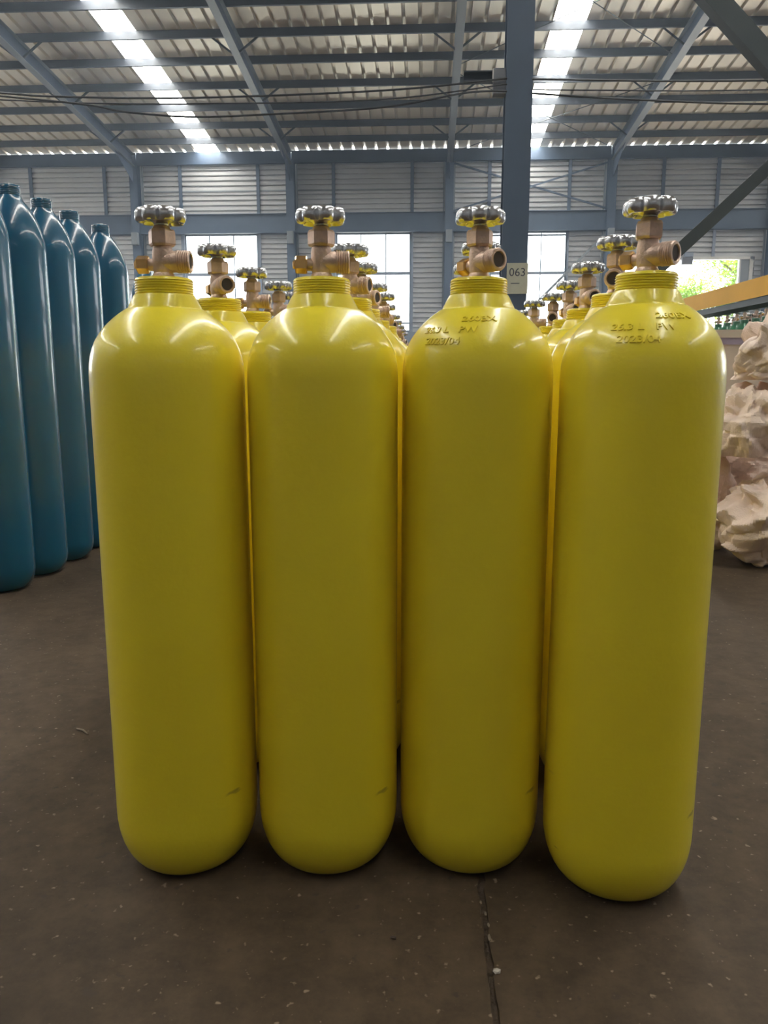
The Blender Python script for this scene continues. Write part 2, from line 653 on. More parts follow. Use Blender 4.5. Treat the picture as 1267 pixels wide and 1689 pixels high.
for x in RAFX:
    b = MB()
    b.extrude(i_section(0.30, 0.34, 0.014, 0.010), (x, YB - 0.40, 0), (x, YB - 0.40, 8.2), ((1, 0, 0), (0, 1, 0)))
    b.build('steel_column', M['steel'], wall)
    # pale return strip where siding meets the column
    for s in (-1, 1):
        MB().box(x + s * 0.19 - 0.025, x + s * 0.19 + 0.025, YB - 0.02, YB + 0.07, CB1, EAVE0).build('edge_strip', M['flange'], wall)
        lo = 4.80 if (x == 6.40 and s > 0) else 2.2
        MB().box(x + s * 0.19 - 0.025, x + s * 0.19 + 0.025, YB - 0.02, YB + 0.07, lo, CB0).build('edge_strip', M['flange'], wall)
    MB().box(x - 0.11, x + 0.11, YB - 0.62, YB - 0.42, CB0 - 0.42, CB0).build('beam_bracket', M['flange'], wall)
for a, c in ((XL, 6.66), (11.56, XR)):
    MB().box(a, c, YB - 0.02, YB + 0.22, 0, 2.2).build('dado_wall', M['dado'], wall)
MB().box(XL, XR, YB + 0.16, YB + 0.22, CB0, 8.55).build('backing_sheet', M['siding'], wall)  # added behind the siding so no daylight leaks through its gaps
for a, c in zip([XL] + [w1 for w0, w1 in WINX], [w0 for w0, w1 in WINX] + [6.70]):
    MB().box(a, c, YB + 0.16, YB + 0.22, 2.2, CB0).build('backing_sheet', M['siding'], wall)
MB().box(6.70, 11.55, YB + 0.16, YB + 0.22, 4.80, CB0).build('backing_sheet', M['siding'], wall)
MB().box(11.55, XR, YB + 0.16, YB + 0.22, 2.2, CB0).build('backing_sheet', M['siding'], wall)
siding(11.64, 11.94, 2.2, 4.80)
siding(6.56, 6.68, 2.2, 4.80)

# windows
for i, (a, c) in enumerate(WINX):
    w = empty('window_%d' % (i + 1), ((a + c) / 2, YB, 0))
    tag(w, kind='structure')
    hw = (c - a) / 2
    fr = MB()
    fr.box(-hw - 0.02, -hw + 0.04, 0.0, 0.10, 2.2, CB0)
    fr.box(hw - 0.04, hw + 0.02, 0.0, 0.10, 2.2, CB0)
    fr.box(-hw, hw, 0.0, 0.10, 2.2, 2.26)
    fr.box(-hw, hw, 0.0, 0.10, CB0 - 0.05, CB0)
    fr.build('window_frame', M['frame'], w)
    zs = [2.23, 2.52, 4.30, 5.70] if i < 2 else [2.23, 2.52, 4.28, 5.60, 5.70]
    xsw = [-hw, -hw / 3, hw / 3, hw]
    for x in xsw[1:-1]:
        MB().box(x - 0.018, x + 0.018, 0.02, 0.07, 2.25, CB0 - 0.04).build('mullion', M['frame'], w)
    for z in zs[1:-1]:
        t = 0.05 if abs(z - 4.3) < 0.1 else 0.03
        MB().box(-hw + 0.03, hw - 0.03, 0.015, 0.08, z - t, z + t).build('transom', M['frame'], w)
    for xa, xb in zip(xsw[:-1], xsw[1:]):
        for za, zb in zip(zs[:-1], zs[1:]):
            MB().box(xa, xb, 0.043, 0.048, za, zb).build('pane', M['glass'], w)

# loading door in the far wall
d = empty('door_1', (8.95, YB, 0))
tag(d, kind='structure')
MB().box(-2.25, -2.10, -0.05, 0.15, 0, 4.72).build('door_jamb', M['whiteframe'], d)
MB().box(2.50, 2.62, -0.05, 0.15, 0, 4.80).build('door_jamb', M['whiteframe'], d)
MB().box(-2.25, 2.62, -0.05, 0.15, 4.70, 4.80).build('door_head', M['whiteframe'], d)
MB().box(2.20, 2.50, 0.0, 0.20, 0, 4.70).build('door_side_panel', M['flange'], d)
MB().box(2.14, 2.20, -0.02, 0.14, 0, 4.70).build('door_stop', M['whiteframe'], d)

# diagonal brace across the lower bay of the far wall
br = MB()
for p0, p1 in (((6.28, YB - 0.26, 5.66), (0.85, YB - 0.26, 0.20)),):
    p0, p1 = Vector(p0), Vector(p1)
    dd = (p1 - p0).normalized()
    br.extrude([(0, 0), (0.09, 0), (0.09, 0.01), (0.01, 0.01), (0.01, 0.09), (0, 0.09)], p0, p1, (Vector((0, 1, 0)), dd.cross(Vector((0, 1, 0)))))
br.build('diagonal_brace', M['flange'], wall)
for p0, p1 in (((6.25, YB - 0.2, 8.02), (0.85, YB - 0.2, 6.45)), ((0.85, YB - 0.14, 8.02), (6.25, YB - 0.14, 6.45))):
    p0, p1 = Vector(p0), Vector(p1)
    dd = (p1 - p0).normalized()
    q = MB().extrude([(0, 0), (0.05, 0), (0.05, 0.008), (0.008, 0.008), (0.008, 0.06), (0, 0.06)], p0, p1, (Vector((0, 1, 0)), dd.cross(Vector((0, 1, 0)))))
    q.build('diagonal_brace', M['steel'], wall)

# the other walls (beyond the picture)
SIDE0, SIDE1 = 17.0, 29.0  # unseen side openings added to let in daylight and brighten the roof
for nm, xa, xb in (('wall_left', XL - 0.2, XL), ('wall_right', XR, XR + 0.2)):
    q = MB()
    q.box(xa, xb, YF, SIDE0, 0, 12.3)
    q.box(xa, xb, SIDE1, YB + 0.2, 0, 12.3)
    q.box(xa, xb, SIDE0, SIDE1, 0, 1.6)
    q.box(xa, xb, SIDE0, SIDE1, 5.72, 11.6)
    q = tag(q.build(nm, M['siding']), kind='structure')
    for k in range(7):
        y = SIDE0 + 2.0 * k
        MB().box(xa + 0.05, xb - 0.05, y - 0.05, y + 0.05, 1.6, 5.72).build('window_post', M['frame'], q)
wf = MB()
wf.box(XL, XR, YF - 0.2, YF, 0, 10.4)
tag(wf.build('wall_front', M['siding']), kind='structure')

# yard outside
gy = MB()
gy.box(-150, 150, YB + 0.3, 250, -0.3, -0.05)
gy.box(-150, 150, -150, YF - 0.2, -0.3, -0.05)
gy.box(-150, XL - 0.2, YF - 0.2, YB + 0.3, -0.3, -0.05)
gy.box(XR + 0.2, 150, YF - 0.2, YB + 0.3, -0.3, -0.05)
tag(gy.build('ground', M['yard']), kind='structure')


# thin haze filling the hall, lit by the windows: dust plus imitated lens veil glare
hx0, hx1, hy0, hy1 = XL - 0.3, XR + 0.3, YF - 0.3, YB + 0.26
hz = MB().extrude([(hy0, -0.2), (hy1, -0.2), (hy1, zroof(hy1) + 0.3), (YRIDGE, zroof(YRIDGE) + 0.3), (hy0, zroof(hy0) + 0.3)], (hx0, 0, 0), (hx1, 0, 0), ((0, 1, 0), (0, 0, 1)))
hm = bpy.data.materials.new('dust_haze')
hm.use_nodes = True
hn = hm.node_tree
hn.nodes.clear()
ho = hn.nodes.new('ShaderNodeOutputMaterial')
hv = hn.nodes.new('ShaderNodeVolumeScatter')
hv.inputs['Color'].default_value = (0.68, 0.82, 1, 1)
hv.inputs['Density'].default_value = 0.0045
hv.inputs['Anisotropy'].default_value = 0.6
hn.links.new(hv.outputs[0], ho.inputs['Volume'])
tag(hz.build('haze', hm), 'thin bluish dust haze filling the hall', 'haze', kind='stuff')

# ------------------------------------------------------------------ GAS CYLINDERS
ZT = 0.9345                    # top of the yellow neck ring


def ell(r0, z0, r1, z1, n, t0=0.0, t1=1.0):
    """quarter ellipse from (r0,z0) [vertical tangent] to (r1,z1) [horizontal tangent]"""
    out = []
    for i in range(n + 1):
        t = (t0 + (t1 - t0) * i / n) * PI / 2
        out.append((r1 + (r0 - r1) * math.cos(t), z0 + (z1 - z0) * math.sin(t)))
    return out


RAD = 0.1145
shoulder = [(0.1145, 0.785), (0.1142, 0.797), (0.1132, 0.809), (0.1113, 0.820), (0.1082, 0.8310), (0.1038, 0.8415), (0.0980, 0.8510), (0.0912, 0.8600), (0.0835, 0.8685), (0.0752, 0.8760), (0.0670, 0.8825), (0.0605, 0.8870), (0.0568, 0.8893)]
y_prof = [(0.0, 0.010), (0.045, 0.006), (0.064, 0.0)] + list(reversed(ell(0.1145, 0.092, 0.066, 0.0, 12)))[1:] \
    + [(0.1145, 0.3), (0.1145, 0.55)] + shoulder + [(0.0548, 0.8897), (0.0538, 0.8912), (0.0530, 0.8935), (0.0500, 0.8990), (0.0465, 0.9060), (0.0440, 0.9100)]


def thread_ring(z0, z1, r, turns, rin, round_=0.004):
    pr = [(rin, z0), (r, z0)]
    p = (z1 - z0 - round_) / turns
    for k in range(turns):
        a = z0 + p * k
        pr += [(r, a + 0.15 * p), (r - 0.0013, a + 0.45 * p), (r - 0.0013, a + 0.6 * p), (r, a + 0.9 * p)]
    pr += [(r - 0.0005, z1 - round_), (r - 0.0018, z1 - 0.0012), (r - 0.0045, z1), (rin, z1)]
    return pr


def valve_parts():
    """Builds the valve in its own frame: z = 0 on top of the neck ring, outlet along +X."""
    v = MB()
    v.lathe([(0.0140, -0.004), (0.0165, -0.004), (0.0165, 0.004), (0.0140, 0.008), (0.0150, 0.012), (0.0155, 0.036), (0.0140, 0.044), (0.0135, 0.050), (0.0, 0.050)], 28)
    # boss that joins body and outlet
    mx_ = Matrix.Translation((0.0, 0, 0.024)) @ Matrix.Rotation(R(90), 4, 'Y')
    v.lathe([(0.0, 0.002), (0.0155, 0.002), (0.0155, 0.020), (0.013, 0.024), (0.0, 0.024)], 24, mx_)
    mn_ = Matrix.Translation((0.0, 0, 0.020)) @ Matrix.Rotation(R(-90), 4, 'Y')
    v.lathe([(0.0, 0.002), (0.0095, 0.002), (0.0085, 0.022), (0.0, 0.022)], 20, mn_)
    body = v.build('valve', M['bronze'], smooth=38)
    b = MB()
    b.lathe([(0.0, 0.046), (0.0180, 0.046), (0.0200, 0.049), (0.0200, 0.066), (0.0180, 0.0695), (0.0, 0.0695)], 6)
    b.lathe([(0.0135, 0.0695), (0.0115, 0.0745), (0.0, 0.0745)], 20)
    b.build('bonnet_nut', M['bronze'], body, smooth=25)
    o = MB()
    ax = Matrix.Translation((0, 0, 0.024)) @ Matrix.Rotation(R(90), 4, 'Y')
    o.lathe([(0.0, 0.022), (0.0165, 0.022)] + sum([[(0.0165, 0.024 + 0.0032 * k), (0.0150, 0.0252 + 0.0032 * k), (0.0165, 0.0266 + 0.0032 * k)] for k in range(5)], []) + [(0.0155, 0.0415), (0.0120, 0.0420), (0.0108, 0.0400), (0.0095, 0.0300)], 26, ax)
    o.build('outlet', M['bronze'], body, smooth=30)
    h = MB()
    h.lathe([(0.0, 0.0385), (0.0104, 0.0385), (0.0104, 0.0405), (0.0, 0.0405)], 20, ax)
    tag(h.build('outlet_bore', M['dark'], body), 'dark hollow bore of the outlet')  # solid dark disc, its colour stands in for shade down the bore
    s = MB()
    an = Matrix.Translation((0, 0, 0.020)) @ Matrix.Rotation(R(-90), 4, 'Y')
    s.lathe([(0.0, 0.021), (0.0115, 0.021), (0.0130, 0.023), (0.0130, 0.037), (0.0115, 0.039), (0.0, 0.039)], 6, an)
    s.lathe([(0.0, 0.039), (0.0062, 0.039), (0.0062, 0.042), (0.004, 0.043), (0.0, 0.043)], 14, an)
    s.build('safety_plug', M['brass'], body, smooth=25)
    st = MB()
    st.lathe([(0.0, 0.072), (0.0050, 0.072), (0.0050, 0.094), (0.0, 0.094)], 12)
    st.lathe([(0.0085, 0.0745), (0.0105, 0.0755), (0.0105, 0.0775), (0.0085, 0.0785)], 14)
    st.build('spindle', M['chrome'], body, smooth=40)
    wmesh = MB()

    def lobes(a, r):
        k = max(0.0, (r - 0.014) / 0.022)
        c = abs(math.sin(3.5 * a))
        return r * (1 - 0.22 * k * (1 - c ** 0.75))
    pr = [(0.0, 0.0770), (0.0100, 0.0770), (0.0125, 0.0800), (0.0185, 0.0835), (0.0270, 0.0825), (0.0315, 0.0790), (0.0345, 0.0790), (0.0372, 0.0825), (0.0378, 0.0880), (0.0372, 0.0940), (0.0345, 0.0980), (0.0310, 0.0990), (0.0270, 0.0970), (0.0225, 0.0925), (0.0120, 0.0915), (0.0085, 0.0950), (0.0, 0.0955)]
    wmesh.lathe(pr, 98, None, lobes)
    wmesh.build('handwheel', M['chrome'], body, smooth=55)
    return body


def make_yellow():
    root = empty('gas_cylinder')
    MB().lathe(y_prof, 72).build('cylinder_body', M['yellow'], root, smooth=28)
    MB().lathe(thread_ring(0.9085, ZT, 0.0428, 6, 0.0145), 64).build('neck_ring', M['yellow'], root, smooth=25)
    v = valve_parts()
    v.parent = root
    v.location = (0, 0, ZT)
    return root


proto = make_yellow()
first = [True]
CYL = {}


def place_yellow(key, x, y, rot_valve, label, rot_wheel=None, dz=0.0):
    if first[0]:
        o = proto
        first[0] = False
    else:
        o = copy_tree(proto)
    o.location = (x, y, 0)
    tag(o, label, 'gas cylinder', 'yellow gas cylinders standing in four lines')
    v = child(o, 'valve')
    v.rotation_euler = (0, 0, R(rot_valve))
    wv = child(v, 'handwheel')
    wv.rotation_euler = (0, 0, R(random.uniform(0, 51) if rot_wheel is None else rot_wheel))
    wv.location.z = dz
    CYL[key] = o
    return o


COLS = {
    'a': ('leftmost', [(-0.395, 1.20, 2), (-0.403, 1.545, -52), (-0.413, 1.89, 0), (-0.405, 2.18, -12), (-0.409, 2.47, 40)]),
    'b': ('second from left', [(-0.160, 1.215, 6), (-0.151, 1.555, -18), (-0.151, 1.82, -25), (-0.150, 2.24, 10), (-0.141, 2.52, 60), (-0.156, 2.94, -30), (-0.157, 3.46, 20), (-0.16, 3.85, 0), (-0.16, 4.25, 80), (-0.165, 4.65, -20), (-0.165, 5.05, 35)]),
    'c': ('third from left', [(0.075, 1.23, -50), (0.096, 1.545, 170), (0.091, 1.85, 175), (0.095, 2.2, 100)]),
    'd': ('rightmost', [(0.3075, 1.175, -42), (0.337, 1.49, -110), (0.352, 1.84, -75), (0.378, 2.21, -70), (0.387, 2.55, -100), (0.361, 2.80, -2), (0.381, 3.25, 20), (0.385, 3.6, 70)]),
}
ORD = ['first', 'second', 'third', 'fourth', 'fifth', 'sixth', 'seventh', 'eighth', 'ninth', 'tenth', 'eleventh']
FRONT = {
    'a': 'large yellow gas cylinder in the front row, unstamped, standing next to the tall blue cylinders',
    'b': 'yellow gas cylinder in the front row with unstamped shoulder, second from the blue cylinders',
    'c': 'yellow gas cylinder in the front row with stamped shoulder, straddling the floor joint',
    'd': 'yellow gas cylinder in the front row with a stamped shoulder, nearest the white sacks',
}
BEHIND = {'a': 'the front cylinder beside the blue ones', 'b': 'the second front cylinder from the blue ones', 'c': 'the front cylinder over the floor joint', 'd': 'the front cylinder beside the white sacks'}
for key, (nm, pts) in COLS.items():
    for i, (x, y, rv) in enumerate(pts):
        lab = FRONT[key] if i == 0 else 'yellow gas cylinder with valve, %s behind %s' % (ORD[i - 1], BEHIND[key])
        place_yellow((key, i), x, y, rv, lab)

# stamped lettering on two shoulders -------------------------------------------------
arc = []
sl = 0.0
for (r0, z0), (r1, z1) in zip(shoulder[:-1], shoulder[1:]):
    ds = math.hypot(r1 - r0, z1 - z0)
    arc.append((sl, ds, r0, z0, r1, z1))
    sl += ds


def at_arc(s):
    for (s0, ds, r0, z0, r1, z1) in arc:
        if s <= s0 + ds or (s0, ds) == arc[-1][:2]:
            t = (s - s0) / ds
            tr, tz = (r1 - r0) / ds, (z1 - z0) / ds
            return r0 + (r1 - r0) * t, z0 + (z1 - z0) * t, tz, -tr   # normal (r,z)


def arc_of_z(z):
    for (s0, ds, r0, z0, r1, z1) in arc:
        if z0 <= z <= z1:
            return s0 + ds * (z - z0) / (z1 - z0)


def text_mesh(txt, size, extrude, bevel=0.0):
    cu = bpy.data.curves.new('lettering', 'FONT')
    cu.body = txt
    cu.size = size
    cu.extrude = extrude
    cu.bevel_depth = bevel
    cu.resolution_u = 3
    cu.align_x = 'CENTER'
    ob = bpy.data.objects.new('lettering', cu)
    COL.objects.link(ob)
    bpy.context.view_layer.update()
    dg = bpy.context.evaluated_depsgraph_get()
    me = ob.evaluated_get(dg).to_mesh()
    vs = [tuple(v.co) for v in me.vertices]
    fs = [tuple(p.vertices) for p in me.polygons]
    ob.evaluated_get(dg).to_mesh_clear()
    bpy.data.objects.remove(ob)
    bpy.data.curves.remove(cu)
    return vs, fs


def stamp(cyl, txt, zc, ang, size=0.0150):
    vs, fs = text_mesh(txt, size, 0.0015, 0.0002)
    r0, _, _, _ = at_arc(arc_of_z(zc))
    base = arc_of_z(zc) - size * 0.35
    out = []
    for x, y, z in vs:
        r, zz, nr, nz = at_arc(base + y)
        a = R(ang) + x * 1.15 / r0
        q = r + nr * (z - 0.0002)
        out.append((q * math.cos(a), q * math.sin(a), zz + nz * (z - 0.0002)))
    b = MB().add(out, fs)
    o = b.build('stamped_lettering', M['yellow'], cyl, smooth=30)
    return o


for key, off in (('c', -26), ('d', 0)):
    cyl = CYL[(key, 0)]
    x, y = cyl.location.x, cyl.location.y
    front = math.degrees(math.atan2(-y, -x))
    stamp(cyl, '260BX', 0.8715, front + 27 + off)
    stamp(cyl, '26.3 L   PW', 0.8565, front + 0 + off)
    stamp(cyl, '2023/04', 0.8405, front - 3 + off)


# tall blue cylinders ----------------------------------------------------------------
BT = 1.475
b_prof = [(0.0, 0.010), (0.05, 0.005), (0.066, 0.0)] + list(reversed(ell(0.1145, 0.085, 0.066, 0.0, 10)))[1:] + [(0.1145, 0.5), (0.1145, 0.9)] \
    + [(0.1145, 1.235), (0.1138, 1.252), (0.1115, 1.275), (0.1060, 1.304), (0.0975, 1.333), (0.0865, 1.360), (0.0740, 1.384), (0.0620, 1.403), (0.0520, 1.417), (0.0450, 1.427), (0.0415, 1.436)]


def make_tall(name, paint, neck_only=True):
    root = empty(name)
    MB().lathe(b_prof, 56).build('cylinder_body', M[paint], root, smooth=40)
    pr = thread_ring(1.434, BT, 0.0400, 5, 0.0150, 0.008)
    MB().lathe(pr, 48).build('neck_ring', M[paint], root, smooth=35)
    if neck_only:
        MB().lathe([(0.0, BT - 0.004), (0.0152, BT - 0.004), (0.0152, BT + 0.003), (0.011, BT + 0.006), (0.0, BT + 0.006)], 20).build('neck_plug', M['dark'], root, smooth=30)
    return root


blue = make_tall('gas_cylinder', 'blue')
bl = [(-1.575, 2.77), (-1.56, 3.01), (-1.555, 3.25), (-1.555, 3.50), (-1.555, 3.83), (-1.80, 5.15)]
blab = ['tall blue gas cylinder cut off by the picture edge, nearest of the blue line',
        'tall blue gas cylinder without valve, its bare neck highest of the blue line',
        'tall blue gas cylinder without valve, third of the blue line from the picture edge',
        'tall blue gas cylinder without valve, fourth of the blue line, low bare neck',
        'tall blue gas cylinder without valve, last of the close blue line, bright right flank',
        'farthest blue gas cylinder, a sliver seen beyond the end of the blue line']
for i, (x, y) in enumerate(bl):
    o = blue if i == 0 else copy_tree(blue)
    o.location = (x, y, 0)
    o.rotation_euler = (0, 0, i * 1.1)
    tag(o, blab[i], 'gas cylinder', 'blue gas cylinders in a line at the left')

# green cylinders far behind the sacks -----------------------------------------------
gr = make_tall('gas_cylinder', 'green', False)
sc = (1.30 / BT)
for ch in gr.children:
    ch.scale = (0.96, 0.96, sc)
gv = copy_tree(child(CYL[('a', 4)], 'valve'))
gv.parent = gr
gv.location = (0, 0, 1.30)
k = 0
for row in range(4):
    for j in range(7):
        x = 3.20 + 0.25 * row + random.uniform(-0.01, 0.01)
        y = 7.62 + 0.25 * j + 0.28 * row + random.uniform(-0.012, 0.012)
        if x / y > 0.445:
            continue
        o = gr if k == 0 else copy_tree(gr)
        o.location = (x, y, 0)
        v = child(o, 'valve')
        v.rotation_euler = (0, 0, random.uniform(0, 6.28))
        tag(o, 'green gas cylinder, %s from the near end of the %s line beyond the sacks' % (ORD[j], ['closest', 'second', 'third', 'last'][row]), 'gas cylinder', 'green gas cylinders beyond the sacks')
        k += 1

# ------------------------------------------------------------------ STEEL POST, SIGN, BRACES, CABLES
post = empty('steel_column', (0.745, 7.32, 0))
tag(post, 'blue-grey steel column rising behind the yellow cylinders with a numbered card', 'column')
HS = 10.25
b = MB().extrude(i_section(0.225, 0.22, 0.014, 0.010), (0, -0.11, 0.02), (0, -0.11, HS), ((1, 0, 0), (0, 1, 0)))
b.build('column_shaft', M['steel'], post)
MB().box(-0.125, 0.125, -0.14, 0.14, 0, 0.02).build('base_plate', M['steel'], post)
MB().box(-0.125, 0.125, -0.14, 0.14, HS, HS + 0.02).build('cap_plate', M['steel'], post)
post2 = copy_tree(post)
post2.location = (6.15, 7.32, 0)
tag(post2, 'second blue-grey steel column of the row, beyond the right picture edge', 'column')

sg = empty('number_card', (0.772, 7.205, 1.595))
tag(sg, 'cream card with the number 063 fixed to the steel column', 'sign')
MB().box(-0.092, 0.092, -0.003, 0.003, -0.135, 0.125).build('card', M['paper'], sg)
vs, fs = text_mesh('063', 0.098, 0.0008)
MB().add([(x, -0.0035 - z, y + 0.015) for x, y, z in vs], fs).build('number', M['ink'], sg)
MB().box(-0.055, 0.02, -0.0042, -0.003, -0.050, -0.043).build('printed_line', M['ink'], sg)


def angle_bar(p0, p1, w, t=0.010):
    p0, p1 = Vector(p0), Vector(p1)
    dd = (p1 - p0).normalized()
    yv = Vector((0, 1, 0))
    return MB().extrude([(0, 0), (w * 0.8, 0), (w * 0.8, t), (t, t), (t, w), (0, w)], p0, p1, (yv, dd.cross(yv)))


xb = empty('cross_brace', (0.745, 7.32, 0.0))
tag(xb, 'dark steel cross brace spanning between the two steel columns', 'brace')
# one bar climbs to the right, the other falls to the right
o_ = Vector((0.745, 7.32, 0))
angle_bar(Vector((0.90, 7.26, 0.553)) - o_, Vector((6.00, 7.26, 5.39)) - o_, 0.105).build('brace_bar', M['brace'], xb)
angle_bar(Vector((0.90, 7.40, 5.23)) - o_, Vector((6.00, 7.40, 0.18)) - o_, 0.165).build('brace_bar', M['brace'], xb)
jb = empty('junction_box', (0.59, 7.27, 3.10))
tag(jb, 'dark grey box mounted on the steel column below the roof', 'box')
MB().box(-0.062, 0.045, -0.05, 0.05, 0.0, 0.20).build('box_case', M['box'], jb)
MB().box(-0.31, -0.062, -0.045, 0.03, 0.105, 0.115).build('bracket_bar', M['purlin'], jb)
MB().box(-0.31, -0.062, -0.045, 0.03, 0.175, 0.185).build('bracket_bar', M['purlin'], jb)
MB().box(-0.31, -0.062, 0.02, 0.03, 0.115, 0.175).build('bracket_bar', M['purlin'], jb)
MB().box(-0.072, -0.062, -0.055, -0.045, 0.09, 0.195).build('bracket_edge', M['whiteframe'], jb)


def spline(pts, n=8):
    out = []
    P = [Vector(p) for p in pts]
    for i in range(len(P) - 1):
        p0, p1, p2, p3 = P[max(i - 1, 0)], P[i], P[i + 1], P[min(i + 2, len(P) - 1)]
        for k in range(n):
            t = k / n
            out.append(0.5 * ((2 * p1) + (-p0 + p2) * t + (2 * p0 - 5 * p1 + 4 * p2 - p3) * t * t + (-p0 + 3 * p1 - 3 * p2 + p3) * t ** 3))
    out.append(P[-1])
    return out


cab = [
    ([(-5.2, 3.30), (-3.74, 3.17), (-3.2, 3.13), (-2.05, 3.10), (-0.39, 3.13), (0.64, 3.21)], 'upper black cable running to the box side of the steel column'),
    ([(-5.2, 3.2), (-3.1, 3.07), (-1.7, 3.04), (-0.39, 3.05), (0.64, 3.165)], 'middle black cable, almost straight, running to the box side of the steel column'),
    ([(-5.2, 3.27), (-3.75, 3.13), (-2.94, 3.04), (-2.62, 2.98), (-2.04, 2.93), (-1.35, 2.94), (-0.39, 2.98), (0.3, 3.08), (0.64, 3.11)], 'deepest sagging black cable running to the box side of the steel column'),
    ([(0.85, 3.20), (2.78, 3.15), (6.05, 3.2)], 'upper black cable leaving the steel column towards the cross brace'),
    ([(0.85, 3.12), (1.39, 3.09), (2.79, 3.07), (6.05, 3.12)], 'middle black cable leaving the steel column towards the cross brace'),
    ([(0.85, 3.09), (1.72, 3.0), (2.8, 2.95), (4.2, 2.95), (6.05, 3.07)], 'deepest sagging black cable leaving the steel column towards the cross brace'),
]
for i, (pts, lab) in enumerate(cab):
    yy = 7.185 - 0.03 * (i % 3)
    P = [(x, yy if abs(x - 0.745) > 0.13 else 7.20, z) for x, z in pts]
    tag(MB().tube(spline(P), 0.0085 if i % 3 != 1 else 0.006, 6).build('overhead_cable', M['cable'], smooth=60), lab, 'cable', 'black cables strung below the roof')

# small floodlight on the door head
fl = empty('door_lamp', (9.2, 29.90, 4.52))
tag(fl, 'small dark box lamp hung at the head of the loading door', 'lamp')
MB().box(-0.19, 0.19, -0.12, 0.05, 0.0, 0.24).build('lamp_case', M['box'], fl)
MB().box(-0.10, 0.20, -0.10, 0.03, 0.26, 0.42).build('lamp_bracket', M['frame'], fl)
MB().box(-0.02, 0.02, -0.05, -0.01, 0.24, 0.27).build('lamp_stem', M['frame'], fl)

# ------------------------------------------------------------------ ORANGE BEAM, CRATE, SACKS
ob = empty('orange_beam', (2.44, 0, 0))
tag(ob, 'orange steel beam on posts running back towards the loading door', 'beam')
BY0, BY1 = 4.6, 11.6
MB().box(0.0, 0.012, BY0, BY1, 1.335, 1.465).build('side_plate', M['orange'], ob)
MB().box(-0.0, 0.20, BY0, BY1, 1.465, 1.477).build('top_plate', M['orange'], ob)
MB().box(0.012, 0.20, BY0, BY1, 1.285, 1.334).build('under_rail', M['brace'], ob)
for y in (BY0 + 0.2, BY1 - 0.2):
    MB().box(0.06, 0.16, y - 0.05, y + 0.05, 0.0, 1.285).build('beam_post', M['brace'], ob)

cr = empty('storage_box', (1.90, 4.65, 0))
tag(cr, 'large beige box with an overhanging lid behind the white sacks', 'box')
MB().box(-0.50, 0.50, -0.40, 0.40, 0.0, 0.945).build('box_body', M['crate'], cr)
MB().box(-0.515, 0.515, -0.412, 0.412, 0.965, 1.005).build('box_lid', M['crate'], cr)
MB().box(-0.506, 0.506, -0.406, 0.406, 0.93, 0.966).build('lid_band', M['strap'], cr)


